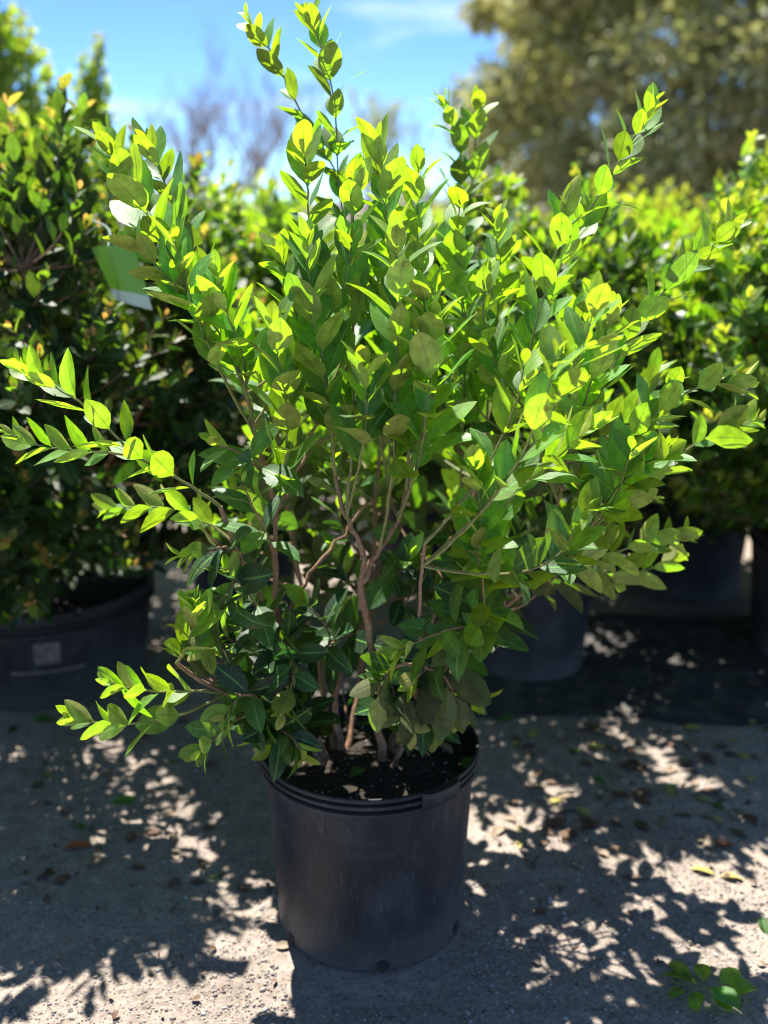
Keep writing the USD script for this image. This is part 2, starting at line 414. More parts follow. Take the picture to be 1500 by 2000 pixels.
pot_mat = M("worn_black_plastic", pot_nodes, pot_links, "p.BSDF")
hole_mat = mottled("damp_hole", (0.004, 0.004, 0.004), (0.02, 0.014, 0.01), 80, 0.9, 0.3)

# crushed granite path: fines with small stones of several greys
ground_nodes = {
    "geo": ("geometry", {}),
    "big": ("noise_texture", {"scale": 1.6, "detail": 5.0, "roughness": 0.6}), "mid": ("noise_texture", {"scale": 22.0, "detail": 6.0, "roughness": 0.65}),
    "vor": ("voronoi_texture", {"scale": 170.0}), "vor2": ("voronoi_texture", {"scale": 75.0}), "fine": ("noise_texture", {"scale": 320.0, "detail": 3.0}),
    "rb": ("rgb_ramp", {"ramp": [(0.3, (0.180, 0.150, 0.125)), (0.52, (0.268, 0.222, 0.184)), (0.75, (0.355, 0.298, 0.248))]}),
    "rm": ("rgb_ramp", {"ramp": [(0.25, (0.55, 0.55, 0.56)), (0.6, (1.0, 1.0, 1.0)), (0.8, (1.15, 1.13, 1.1))]}),
    "mul": ("mix", {"mix_type": "multiply", "fac": 0.85}),
    "hv": ("hsv", {"saturation": 0.0}), "st": ("mix", {"mix_type": "overlay", "fac": 0.45}),
    "add": ("math", {"math_type": "add"}), "h2": ("math", {"math_type": "multiply_add", "value2": 0.8}),
    "bump": ("bump", {"strength": 0.55, "distance": 0.003}), "p": ("principled_bsdf", {"roughness": 0.92, "specular_ior_level": 0.25})}
ground_links = [("geo.position", n + ".vector") for n in ("big", "mid", "vor", "vor2", "fine")] + [
    ("big.fac", "rb.fac"), ("mid.fac", "rm.fac"), ("rb.color", "mul.color1"), ("rm.color", "mul.color2"), ("vor.color", "hv.color"), ("mul.color", "st.color1"), ("hv.color", "st.color2"),
    ("st.color", "p.base_color"), ("vor.distance", "add.value1"), ("vor2.distance", "add.value2"), ("fine.fac", "h2.value1"), ("add.value", "h2.value3"), ("h2.value", "bump.height"), ("bump.normal", "p.normal")]
ground_mat = M("crushed_granite", ground_nodes, ground_links, "p.BSDF")
cloth_mat = mottled("black_ground_cloth", (0.018, 0.019, 0.022), (0.06, 0.055, 0.05), 14, 0.8, 0.6, 0.003, c2=(0.17, 0.15, 0.13))
stone_mats = [mottled("stone_grey", (0.19, 0.17, 0.155), (0.30, 0.27, 0.245), 90, 0.85, 0.3), mottled("stone_tan", (0.22, 0.18, 0.145), (0.36, 0.305, 0.255), 90, 0.85, 0.3), mottled("stone_pale", (0.30, 0.29, 0.28), (0.48, 0.46, 0.43), 90, 0.85, 0.3)]
dry_mats = {"brown": mottled("dry_brown_leaf", (0.07, 0.04, 0.022), (0.19, 0.11, 0.06), 70, 0.7, 0.5, 0.001), "tan": mottled("dry_tan_leaf", (0.18, 0.13, 0.085), (0.34, 0.26, 0.17), 70, 0.7, 0.5, 0.001),
            "rust": mottled("rust_leaf", (0.30, 0.07, 0.025), (0.45, 0.14, 0.05), 70, 0.6, 0.5, 0.001), "yellow": mottled("yellow_leaf", (0.30, 0.25, 0.05), (0.45, 0.38, 0.12), 70, 0.6, 0.5, 0.001)}

# ------------------------------------------------------------------ ground
rng = np.random.default_rng(7)
gx = np.concatenate([[-150, -60, -25, -10, -5, -3], np.linspace(-2, 2, 81), [3, 5, 10, 25, 60, 150]])
gy = np.concatenate([[-60, -20, -5, -1, 0.2, 0.8], np.linspace(1.0, 4.0, 61), [5, 7, 10, 16, 30, 60, 120, 220]])
X, Y = np.meshgrid(gx, gy, indexing="ij")
gv = np.stack([X, Y, np.zeros_like(X)], -1).reshape(-1, 3)
near = ((np.abs(gv[:, 0]) < 2.01) & (gv[:, 1] > 0.99) & (gv[:, 1] < 4.01))
gv[near, 2] = 0.006 * meshkit.fbm(gv[near] * 2.3) - 0.004
hollow = np.exp(-((gv[:, 0] + 0.02) ** 2 + (gv[:, 1] - 1.55) ** 2) / 0.05)
gv[:, 2] -= 0.002 * hollow
ny = len(gy)
ii, jj = np.meshgrid(np.arange(len(gx) - 1), np.arange(ny - 1), indexing="ij")
a = (ii * ny + jj).ravel()
gf = np.vstack([np.stack([a, a + ny, a + ny + 1], 1), np.stack([a, a + ny + 1, a + 1], 1)])
add("ground", (gv, gf), ground_mat, smooth=True, kind="structure")

# black woven cloth the back row stands on, right of the path's edge
cx = np.linspace(0.16, 2.6, 60)
rows = []
for k, yy in enumerate(np.linspace(2.36, 3.05, 24)):
    edge = yy + (0.03 * np.sin(cx * 4) + 0.012 * np.sin(cx * 13 + 1) + 0.006 * np.sin(cx * 41) if k == 0 else 0) - 0.03 * (cx - 0.16)
    rows.append(np.stack([cx, edge + 0 * cx, 0.007 + 0.0035 * np.sin(cx * 17 + yy * 9) * np.sin(yy * 21)], -1))
cv = np.vstack(rows)
n = len(cx)
cf = []
for k in range(23):
    for j in range(n - 1):
        p = k * n + j
        cf += [(p, p + 1, p + n + 1), (p, p + n + 1, p + n)]
add("ground_cloth", (cv, np.array(cf)), cloth_mat, smooth=True, kind="structure")


def pebble(r):
    m = trimesh.creation.icosphere(1, 1.0)
    v = m.vertices * (1 + 0.25 * r.uniform(-1, 1, (len(m.vertices), 1))) * [1, r.uniform(.65, .95), r.uniform(.45, .7)]
    return v, m.faces


def scatter(name, protos, mats, pos, scale, rng, label=None, flat=False, parent=None):
    pi = UsdGeom.PointInstancer.Define(stage, new_path(parent.GetPath() if parent is not None else "/World", name))
    paths = []
    for k, (v, f) in enumerate(protos):
        p = f"{pi.GetPath()}/kinds/kind_{k:03d}"
        usdkit.mesh(stage, p, (v, f), mats[k], 50)
        paths.append(Sdf.Path(p))
    pi.CreatePrototypesRel().SetTargets(paths)
    n = len(pos)
    pi.CreateProtoIndicesAttr(Vt.IntArray.FromNumpy(rng.integers(0, len(protos), n).astype(np.int32)))
    pi.CreatePositionsAttr(Vt.Vec3fArray.FromNumpy(np.asarray(pos, np.float32)))
    pi.CreateScalesAttr(Vt.Vec3fArray.FromNumpy(np.repeat(np.asarray(scale, np.float32)[:, None], 3, 1)))
    yaw, q = rng.uniform(0, 2 * np.pi, n), []
    for y in yaw:
        r = Gf.Rotation(Gf.Vec3d(0, 0, 1), math.degrees(y))
        if not flat:
            r = r * Gf.Rotation(Gf.Vec3d(*rng.normal(0, 1, 3)), float(rng.uniform(-30, 30)))
        q.append(Gf.Quath(r.GetQuat()))
    pi.CreateOrientationsAttr(q)
    tag(pi, label, None, None, "stuff")
    return pi


n = 30000
yy = 1.22 + 2.0 * rng.random(n) ** 1.6
xx = rng.uniform(-0.52, 0.52, n) * (yy * 0.98 + 0.1)
keep = (np.hypot(xx + 0.024, yy - 1.553) > 0.172) & ~((xx > 0.16) & (yy > 2.33))
pos = np.stack([xx, yy, np.full(n, -0.0006)], -1)[keep]
scatter("gravel", [pebble(rng) for _ in range(6)], [stone_mats[k] for k in (0, 1, 0, 2, 1, 0)], pos, np.clip(rng.lognormal(-6.5, 0.5, len(pos)), 0.0007, 0.0055), rng, "loose grey and tan pebbles bedded in the path")

# ------------------------------------------------------------------ pots
POT = np.array([-0.025, 1.633, 0.0])


def make_pot(name, label, loc, s=(0.165, 0.181, 0.345), grips=(), group=None, holes=True, rz=0.0, sides=96):
    rb, rt, h = s
    t = thing(name, label, "plant pot", group, loc, rz)
    k = rt / 0.181
    prof = [(rb - 0.05, 0.012), (rb - 0.012, 0.010), (rb - 0.012, 0.002), (rb - 0.004, 0.0), (rb, 0.004), (rb + 0.001, 0.02)]
    z1 = h - 0.038 * k
    for u in np.linspace(0.1, 1, 8):
        prof.append((rb + (rt - rb) * u * 0.98, 0.02 + (z1 - 0.02) * u))
    rim = [(0.98 * rt, z1 + .001), (rt + .004, z1 + .002), (rt + .0068, z1 + .0045), (rt + .0068, z1 + .009), (rt + .004, z1 + .0115), (rt + .0005, z1 + .0125), (rt + .0005, z1 + .0150), (rt + .005, z1 + .0160), (rt + .0080, z1 + .0190),
           (rt + .0080, z1 + .0235), (rt + .0055, z1 + .0255), (rt + .0020, z1 + .0262), (rt + .0020, z1 + .0280), (rt + .006, z1 + .0290), (rt + .0085, h - .006), (rt + .0088, h - .002), (rt + .0075, h), (rt + .0040, h), (rt + .0025, h - .002), (rt + .001, h - .02)]
    inner = [(rt + .001, h - .02), (rt - .006, z1 - .01), (rb - .004, h * .55), (rb - .006, 0.02), (0.001, 0.018)]
    add("wall", lathe(prof, sides, 0.004), pot_mat, t, 35)
    add("rim", lathe(rim, sides, 0.006), pot_mat, t, 30)
    add("inner_wall", lathe(inner, sides, 0.004), pot_mat, t, 35)
    for az, half in grips:
        sec = [(rt + .004, z1 + .001), (rt + .016, z1 + .012), (rt + .019, z1 + .026), (rt + .019, h - .006), (rt + .0165, h - .001), (rt + .004, h + .0012)]
        n = 18
        v = []
        for a in np.linspace(-1, 1, n):
            e = 1 - abs(a) ** 5
            an = math.radians(az + a * half - 90)
            for r, z in sec:
                rr = rt + .004 + (r - rt - .004) * (0.32 + 0.68 * e) + 0.0005
                v.append((rr * math.cos(an), rr * math.sin(an), z))
        m = len(sec)
        f = []
        for i in range(n - 1):
            for j in range(m):
                p, q = i * m + j, i * m + (j + 1) % m
                f += [(p, p + m, q + m), (p, q + m, q)]
        for i0, s_ in ((0, 1), ((n - 1) * m, -1)):
            for j in range(1, m - 1):
                f.append((i0, i0 + j, i0 + j + 1)[::s_])
        add("grip", (np.array(v), np.array(f)), pot_mat, t, 35)
    if holes:
        for az in (8, -55, 66, 130, -125):
            an = math.radians(az - 90)
            c = trimesh.creation.cylinder(radius=0.0105, height=0.004, sections=20)
            T = trimesh.transformations.rotation_matrix(np.pi / 2, [0, 1, 0])
            c.apply_transform(T)
            c.apply_translation([rb + 0.0006, 0, 0.0145])
            c.apply_transform(trimesh.transformations.rotation_matrix(an, Z))
            add("drain_hole", c, hole_mat, t, 30)
    return t


make_pot("nursery_pot", "large worn black plastic pot in the middle holding the tall bright green shrub", POT, grips=((39, 12), (-84, 13)))


def soil_disc(name, label, loc, r, z, rng, nchips=1500):
    nr, na = 26, 72
    v = [(0, 0, z + 0.012)]
    for i in range(1, nr + 1):
        rr = r * i / nr
        for a in np.arange(na) * 2 * np.pi / na:
            v.append((rr * math.cos(a), rr * math.sin(a), z + 0.012 * (1 - (i / nr) ** 2)))
    v = np.array(v)
    v[:, 2] += 0.010 * meshkit.fbm(v * 22 + 3) + 0.004 * meshkit.fbm(v * 90)
    f = [(0, 1 + j, 1 + (j + 1) % na) for j in range(na)]
    for i in range(nr - 1):
        for j in range(na):
            p, q = 1 + i * na + j, 1 + i * na + (j + 1) % na
            f += [(p, p + na, q + na), (p, q + na, q)]
    x = thing(name, label, None, loc=loc)
    x.SetCustomDataByKey("kind", "stuff")
    add("surface", (v, np.array(f)), soil_mat, x, True, kind="stuff")
    if nchips:
        rr, aa = r * 0.985 * np.sqrt(rng.random(nchips)), rng.uniform(0, 2 * np.pi, nchips)
        pos = np.stack([rr * np.cos(aa), rr * np.sin(aa), z + 0.0035 + 0.012 * (1 - (rr / r) ** 2) + rng.uniform(-.002, .004, nchips)], -1)
        chips = []
        for k in range(6):
            m = trimesh.creation.icosphere(1, 1.0)
            chips.append((m.vertices * (1 + 0.3 * rng.uniform(-1, 1, (len(m.vertices), 1))) * ([1.6, .6, .35] if k < 3 else [3.4, .22, .2] if k < 5 else [.6, .55, .5]), m.faces))
        scatter("crumb", chips, [chip_mats[k] for k in (0, 0, 0, 1, 1, 2)], pos, np.clip(rng.lognormal(-5.9, .4, nchips), .001, .007), rng, parent=x)
    return x


soil_disc("potting_soil", "dark crumbly potting mix filling the black pot in the middle", POT, 0.176, 0.296, rng, 2200)

# ------------------------------------------------------------------ the shrub in the middle
Y0 = POT[1]
rng = np.random.default_rng(21)
shrub = thing("potted_shrub", "tall leafy shrub glowing yellow green against the sun in the middle black pot", "shrub")
base = lambda dx, dy: POT + [dx, dy, 0.305]
# woody branches: pixel points with their depth from the pot's centre
wood = {
    "trunk": ([(748, 1472, -.01), (735, 1380, -.04), (722, 1260, -.09), (703, 1140, -.12)], .0105, .008),
    "fork_left": ([(703, 1140, -.12), (708, 1075, -.12), (675, 1012, -.12), (655, 930, -.10)], .0072, .0045),
    "fork_right": ([(703, 1140, -.12), (740, 1080, -.11), (778, 1015, -.10), (800, 930, -.08)], .0068, .004),
    "right": ([(764, 1462, .01), (835, 1345, .02), (930, 1240, -.03), (1010, 1165, -.06), (1085, 1090, -.06), (1160, 1020, -.05)], .0095, .005),
    "right_two": ([(1010, 1165, -.06), (1055, 1070, -.02), (1090, 980, 0.0), (1110, 880, .02)], .006, .004),
    "left_up": ([(668, 1424, .03), (660, 1330, .06), (700, 1240, .10), (740, 1100, .14), (760, 960, .16)], .009, .005),
    "left": ([(640, 1426, .0), (575, 1330, -.02), (545, 1230, -.04), (535, 1100, -.05), (538, 1000, -.05)], .0095, .006),
    "left_fork_a": ([(538, 1000, -.05), (520, 930, -.06), (500, 850, -.07), (480, 770, -.06)], .006, .004),
    "left_fork_b": ([(538, 1000, -.05), (562, 955, -.03), (600, 880, .0), (620, 800, .02)], .0055, .0035),
    "left_arm": ([(632, 1432, -.01), (540, 1240, -.06), (470, 1090, -.08), (430, 990, -.09)], .0075, .005),
    "left_low": ([(636, 1438, -.02), (530, 1392, -.10), (440, 1352, -.15), (385, 1325, -.18), (345, 1295, -.20)], .008, .0045),
    "cross": ([(545, 1230, -.04), (600, 1130, -.02), (655, 1060, .02), (720, 980, .05)], .005, .0035),
    "back_right": ([(758, 1458, .02), (830, 1250, .16), (900, 1050, .22), (950, 900, .26)], .0085, .005),
    "back_left": ([(655, 1424, .02), (600, 1200, .18), (560, 1000, .24), (540, 860, .28)], .008, .005),
    "back": ([(672, 1430, .02), (720, 1200, .2), (730, 1000, .28), (745, 850, .30)], .008, .005),
    "front": ([(768, 1468, -.02), (818, 1300, -.15), (822, 1180, -.2), (830, 1060, -.22)], .006, .004),
}
frame = []
for key, (pts, r0, r1) in wood.items():
    P3 = [at(x, y, Y0 + d) for x, y, d in pts]
    if pts[0][1] > 1400:
        P3[0] = P3[0] * [1, 1, 0] + [0, 0, 0.298]
    path = spline(P3, 16)
    path[1:-1] += rng.normal(0, 0.0022, (14, 3))
    add("branch", tube(path, np.interp(np.linspace(0, 1, 16), [0, .08, 1], [r0 * (.95 if pts[0][1] > 1400 else .68), r0 * .68, r1 * .68]), None, 9, 0.16, rng), bark, shrub, 50)
    frame.append(path)
frame_pts = np.vstack(frame)

leaves = Leaves()
# leafy shoots seen one by one: pixel points with depth, start of leaves, spacing, leaf size, age of its older leaves
shoots = [
    ([(745, 850, .30), (700, 560, .24), (655, 330, .20), (590, 225, .18), (545, 130, .17), (484, 38, .16)], .52, .033, .052, .40),
    ([(760, 960, .16), (700, 600, .20), (660, 320, .16), (648, 170, .15), (628, 95, .15), (602, 30, .14)], .55, .032, .056, .38),
    ([(480, 770, -.06), (440, 660, -.08), (370, 560, -.10), (300, 440, -.12), (245, 345, -.13), (205, 275, -.13)], .05, .030, .072, .50),
    ([(500, 850, -.07), (455, 700, -.12), (400, 615, -.15), (335, 550, -.17), (272, 485, -.18)], .15, .034, .070, .45),
    ([(480, 770, -.06), (420, 620, .0), (370, 500, .03), (330, 380, .04), (290, 280, .05)], .2, .034, .066, .40),
    ([(430, 990, -.09), (340, 930, -.12), (255, 880, -.14), (190, 815, -.15), (115, 760, -.16), (40, 712, -.17)], .10, .034, .062, .55),
    ([(340, 930, -.12), (250, 890, -.14), (150, 880, -.16), (60, 865, -.18), (14, 845, -.18)], .35, .034, .055, .55),
    ([(455, 1060, -.08), (380, 1005, -.05), (300, 990, -.02), (205, 993, .0)], .15, .032, .055, .5),
    ([(345, 1295, -.20), (365, 1262, -.22), (376, 1225, -.23), (380, 1180, -.23)], .0, .024, .062, .75),
    ([(440, 1352, -.15), (370, 1350, -.19), (300, 1350, -.22), (215, 1335, -.23)], .2, .030, .060, .55),
    ([(440, 1352, -.15), (370, 1390, -.19), (290, 1410, -.22), (200, 1412, -.24), (140, 1405, -.25)], .25, .036, .058, .45),
    ([(520, 1385, -.10), (470, 1400, -.16), (420, 1440, -.20), (385, 1475, -.22)], .1, .034, .055, .25),
    ([(620, 800, .02), (612, 650, -.02), (606, 480, -.03), (600, 360, -.03), (594, 290, -.03)], .0, .036, .072, .50),
    ([(655, 930, -.10), (640, 780, -.13), (620, 650, -.14), (605, 560, -.14), (600, 470, -.14)], .1, .036, .074, .42),
    ([(760, 960, .16), (760, 740, .06), (757, 560, .02), (752, 400, .0), (738, 290, .0)], .2, .036, .072, .50),
    ([(675, 1012, -.12), (690, 820, -.10), (690, 620, -.06), (690, 460, -.04), (692, 350, -.03)], .2, .036, .066, .48),
    ([(800, 930, -.08), (830, 740, -.02), (820, 540, .02), (815, 420, .04), (816, 325, .04)], .2, .034, .064, .48),
    ([(745, 850, .30), (850, 600, .32), (890, 420, .32), (900, 300, .32), (868, 200, .32)], .5, .034, .058, .32),
    ([(745, 850, .30), (860, 600, .36), (910, 430, .36), (925, 330, .36), (930, 205, .36)], .5, .036, .058, .32),
    ([(740, 1080, -.11), (768, 900, -.18), (772, 740, -.20), (776, 580, -.20), (770, 455, -.19)], .34, .036, .072, .48),
    ([(675, 1012, -.12), (705, 890, -.20), (715, 800, -.23), (712, 720, -.24)], .38, .034, .074, .38),
    ([(778, 1015, -.10), (825, 860, -.20), (840, 740, -.22), (850, 620, -.22)], .34, .034, .070, .50),
    ([(538, 1000, -.05), (560, 860, -.16), (552, 740, -.19), (530, 640, -.20)], .2, .036, .078, .42),
    ([(620, 800, .02), (590, 680, -.06), (570, 580, -.08), (550, 500, -.08)], .2, .034, .066, .45),
    ([(480, 770, -.06), (470, 680, -.14), (440, 600, -.17), (425, 540, -.17)], .1, .034, .070, .50),
    ([(950, 900, .26), (960, 700, .14), (975, 540, .12), (965, 430, .12)], .3, .034, .062, .45),
    ([(900, 1050, .22), (905, 800, .1), (905, 620, .08), (890, 480, .08), (900, 395, .08)], .3, .034, .064, .42),
    ([(1090, 980, 0.0), (1050, 760, .05), (1080, 560, .06), (1140, 430, .05), (1205, 325, .04), (1272, 205, .03)], .25, .030, .062, .48),
    ([(1090, 980, 0.0), (1030, 780, -.04), (1050, 620, -.05), (1085, 500, -.04), (1110, 400, -.03)], .25, .034, .068, .45),
    ([(1110, 880, .02), (1190, 730, .0), (1270, 600, -.02), (1345, 520, -.02), (1428, 447, -.03)], .2, .033, .060, .48),
    ([(1110, 880, .02), (1150, 760, -.10), (1175, 680, -.12), (1190, 610, -.12)], .15, .032, .064, .60),
    ([(1160, 1020, -.05), (1215, 880, -.08), (1290, 800, -.10), (1380, 752, -.10), (1452, 752, -.10)], .15, .032, .064, .50),
    ([(1160, 1020, -.05), (1250, 950, .02), (1360, 865, .05), (1475, 822, .06)], .15, .033, .062, .42),
    ([(1010, 1165, -.06), (960, 1060, -.16), (1010, 960, -.22), (1075, 905, -.24), (1160, 830, -.25)], .2, .033, .066, .52),
    ([(930, 1240, -.03), (920, 1100, -.18), (938, 1000, -.24), (925, 905, -.25)], .25, .030, .062, .50),
    ([(1085, 1090, -.06), (1180, 1085, .02), (1270, 1060, .05), (1350, 1048, .06)], .15, .031, .055, .42),
    ([(1085, 1090, -.06), (1150, 1110, .05), (1230, 1120, .12), (1320, 1090, .16)], .15, .033, .055, .38),
    ([(1160, 1020, -.05), (1200, 960, -.16), (1240, 920, -.20), (1290, 890, -.22)], .1, .034, .074, .42),
    ([(930, 1240, -.03), (910, 1225, -.16), (860, 1235, -.22), (780, 1270, -.25)], .25, .030, .066, .22),
    ([(930, 1240, -.03), (945, 1190, -.16), (942, 1130, -.20), (930, 1060, -.22)], .25, .030, .066, .25),
    ([(930, 1240, -.03), (960, 1220, -.12), (985, 1180, -.15), (990, 1120, -.17)], .2, .03, .06, .2),
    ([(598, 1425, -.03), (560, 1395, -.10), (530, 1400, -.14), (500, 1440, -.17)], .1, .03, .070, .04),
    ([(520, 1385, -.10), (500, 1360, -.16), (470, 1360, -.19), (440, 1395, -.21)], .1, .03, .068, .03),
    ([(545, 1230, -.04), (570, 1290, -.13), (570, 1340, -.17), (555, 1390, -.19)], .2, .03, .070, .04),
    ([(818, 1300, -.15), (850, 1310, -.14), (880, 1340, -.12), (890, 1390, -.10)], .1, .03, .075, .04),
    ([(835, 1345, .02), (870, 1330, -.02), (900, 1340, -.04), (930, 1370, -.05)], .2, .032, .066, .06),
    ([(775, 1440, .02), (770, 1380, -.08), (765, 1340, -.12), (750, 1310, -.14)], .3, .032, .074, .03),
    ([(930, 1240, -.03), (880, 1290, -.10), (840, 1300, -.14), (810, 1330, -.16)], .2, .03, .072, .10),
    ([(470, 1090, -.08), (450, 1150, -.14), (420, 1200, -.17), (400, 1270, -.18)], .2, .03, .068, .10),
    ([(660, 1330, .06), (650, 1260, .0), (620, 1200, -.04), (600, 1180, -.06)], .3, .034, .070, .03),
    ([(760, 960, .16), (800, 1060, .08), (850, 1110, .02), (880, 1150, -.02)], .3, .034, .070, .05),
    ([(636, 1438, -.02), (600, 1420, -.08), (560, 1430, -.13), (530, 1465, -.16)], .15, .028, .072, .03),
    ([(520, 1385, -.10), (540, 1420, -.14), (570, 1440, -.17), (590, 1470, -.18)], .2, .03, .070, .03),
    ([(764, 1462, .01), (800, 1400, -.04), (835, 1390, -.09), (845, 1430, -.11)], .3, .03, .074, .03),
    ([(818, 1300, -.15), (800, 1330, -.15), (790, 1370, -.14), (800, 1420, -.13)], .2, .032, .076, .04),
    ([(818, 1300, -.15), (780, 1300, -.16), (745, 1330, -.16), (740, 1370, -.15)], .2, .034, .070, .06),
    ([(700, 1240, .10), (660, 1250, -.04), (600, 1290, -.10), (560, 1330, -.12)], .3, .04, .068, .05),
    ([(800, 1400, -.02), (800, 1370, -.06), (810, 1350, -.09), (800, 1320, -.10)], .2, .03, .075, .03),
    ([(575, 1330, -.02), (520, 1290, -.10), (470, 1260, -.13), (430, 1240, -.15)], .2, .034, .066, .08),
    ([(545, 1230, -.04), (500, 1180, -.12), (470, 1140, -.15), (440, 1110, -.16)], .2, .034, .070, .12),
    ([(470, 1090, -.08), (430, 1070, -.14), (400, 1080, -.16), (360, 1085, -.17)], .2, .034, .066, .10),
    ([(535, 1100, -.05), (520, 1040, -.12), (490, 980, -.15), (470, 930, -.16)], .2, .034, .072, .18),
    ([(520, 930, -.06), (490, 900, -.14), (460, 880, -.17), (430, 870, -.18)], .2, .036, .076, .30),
]
for pts, start, sp, size, age0 in shoots:
    path = spline([at(x, y, Y0 + d) for x, y, d in pts], 28)
    path[1:-1] += rng.normal(0, 0.0006, (26, 3))
    add("stem", tube(path, .0027, .0011, 6, 0.15, rng), twig_green if age0 > .3 else bark, shrub, 50)
    leafy(leaves, path, rng, start, sp * 0.88, size * 1.12, 0.13, 42 if age0 > .3 else 55, 0.05 if age0 > .3 else 0.75, age0, miss=0.05, droop=0.0 if age0 > .3 else 0.22, loose=0.6)

# shoots between those, filling the crown inside its outline
from shapely.geometry import Point, Polygon, box
outline = Polygon([(500, 1440), (330, 1440), (220, 1390), (260, 1310), (330, 1200), (430, 1130), (380, 1060), (260, 990), (120, 850), (120, 760), (230, 830), (350, 890), (410, 800), (390, 660), (330, 560), (240, 330), (300, 330), (430, 530),
                   (540, 560), (570, 360), (640, 330), (780, 330), (900, 430), (1000, 460), (1120, 410), (1230, 260), (1240, 340), (1190, 480), (1390, 470), (1310, 620), (1420, 750), (1400, 860), (1260, 960), (1310, 1050), (1180, 1110), (960, 1230), (860, 1310), (720, 1330)])
outline = outline.buffer(-38)
open_front = box(500, 960, 880, 1500).union(Point(965, 830).buffer(75)).union(Point(400, 800).buffer(70)).union(Point(900, 760).buffer(40)).union(box(1180, 960, 1300, 1080))                              # where the bare brown branches show
c0, made, tries = np.array([0.02, 1.72, 0.87]), 0, 0
while made < 165 and tries < 14000:
    tries += 1
    q = rng.uniform(-1, 1, 3)
    if not 0.30 < np.linalg.norm(q) < 1:
        continue
    p = c0 + q * [0.60, 0.55, 0.50]
    pix, _ = project(p)
    if not outline.contains(Point(*pix)):
        continue
    if open_front.contains(Point(*pix)) and p[1] < Y0 + .03:
        continue
    if p[1] < Y0 - .08 and p[2] > 0.62 and rng.random() < 0.75:
        continue
    if p[2] < 0.40 and rng.random() < 0.5:
        continue
    d = np.linalg.norm((frame_pts - p) * [1, 1, 0.7], axis=1) + np.where(frame_pts[:, 2] > p[2] - 0.05, 0.25, 0)
    k = int(np.argmin(d + rng.uniform(0, 0.12, len(d))))
    b = frame_pts[k]
    out = unit((p - c0) * [1, 1, 0.0])
    ln = np.linalg.norm(p - b)
    grow = unit(unit(p - np.array([POT[0], POT[1], 0.30])) * 0.7 + Z * 0.55 + rng.normal(0, .08, 3))      # shoots fan out from the pot and rise
    ctrl = p - grow * ln * 0.45
    u = np.linspace(0, 1, 18)[:, None]
    path = (1 - u) ** 2 * b + 2 * u * (1 - u) * ctrl + u * u * p
    inner = np.linalg.norm(q)
    path[1:-1] += rng.normal(0, 0.0006, (16, 3))
    add("stem", tube(path, .0028, .0010, 5, 0.15, rng), bark if p[2] < 0.75 else twig_green, shrub, 50)
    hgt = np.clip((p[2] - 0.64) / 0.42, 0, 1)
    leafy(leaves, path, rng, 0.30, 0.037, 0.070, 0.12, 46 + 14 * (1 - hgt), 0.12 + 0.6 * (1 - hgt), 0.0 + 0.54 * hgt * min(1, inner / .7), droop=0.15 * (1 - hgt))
    made += 1
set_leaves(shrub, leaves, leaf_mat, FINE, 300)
MAIN_LEAVES = len(leaves.d["age"])


# ------------------------------------------------------------------ the shrubs in the rows behind
def row_shrub(name, label, group, x, y, top, rad, seed, nshoots, size=0.055, singles=0, pot=None, lean=(0, 0), shape=1.0, age=0.25, low=0.30, mat=None, pot_label=None):
    r = np.random.default_rng(seed)
    t = thing(name, label, "shrub", group)
    L = Leaves()
    z0 = 0.28
    zc = (top + low) / 2
    fp = []
    for k in range(7):
        an = r.uniform(0, 6.28)
        e = np.array([x + lean[0] + rad * 0.55 * math.cos(an), y + lean[1] + rad * 0.55 * math.sin(an), r.uniform(zc - .1, top - .25)])
        b = np.array([x + 0.05 * math.cos(an), y + 0.05 * math.sin(an), z0])
        m = b + (e - b) * [0.45, 0.45, 0.5] + r.normal(0, .02, 3)
        path = spline([b, m, e], 12)
        add("branch", tube(path, .010, .005, 6, .12, r), bark, t, 50)
        fp.append(path)
    fp = np.vstack(fp)
    stems = []
    made = 0
    while made < nshoots * 2.6:
        q = unit(r.normal(0, 1, 3)) * r.uniform(0.35, 1.0) ** 0.5
        wz = (1 - 0.35 * max(0, q[2]) * shape)
        p = np.array([x + lean[0] + q[0] * rad * wz, y + lean[1] + q[1] * rad * wz, zc + q[2] * (top - low) / 2 + r.normal(0, .03)])
        d = np.linalg.norm(fp - p, axis=1) + np.where(fp[:, 2] > p[2], .2, 0)
        b = fp[int(np.argmin(d + r.uniform(0, .1, len(d))))]
        path = spline([b, (b + p) / 2 + unit(q * [1, 1, 0]) * .03, p + Z * .04], 10)
        stems.append(tube(path, .0025, .001, 4))
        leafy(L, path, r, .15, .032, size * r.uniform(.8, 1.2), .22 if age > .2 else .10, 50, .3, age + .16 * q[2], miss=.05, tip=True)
        made += 1
    v, f = join(stems)
    add("twigs", (v, f), bark, t, 60, kind="stuff")
    set_leaves(t, L, mat or far_leaf, COARSE, singles)
    if pot:
        make_pot("nursery_pot", pot_label, (x, y, 0.0), pot, sides=56, holes=False)
        soil_disc("potting_soil", "dark potting mix in the pot of the " + label.split(" standing")[0], (x, y, 0), pot[1] * .97, pot[2] - .05, r, 0)
    return t


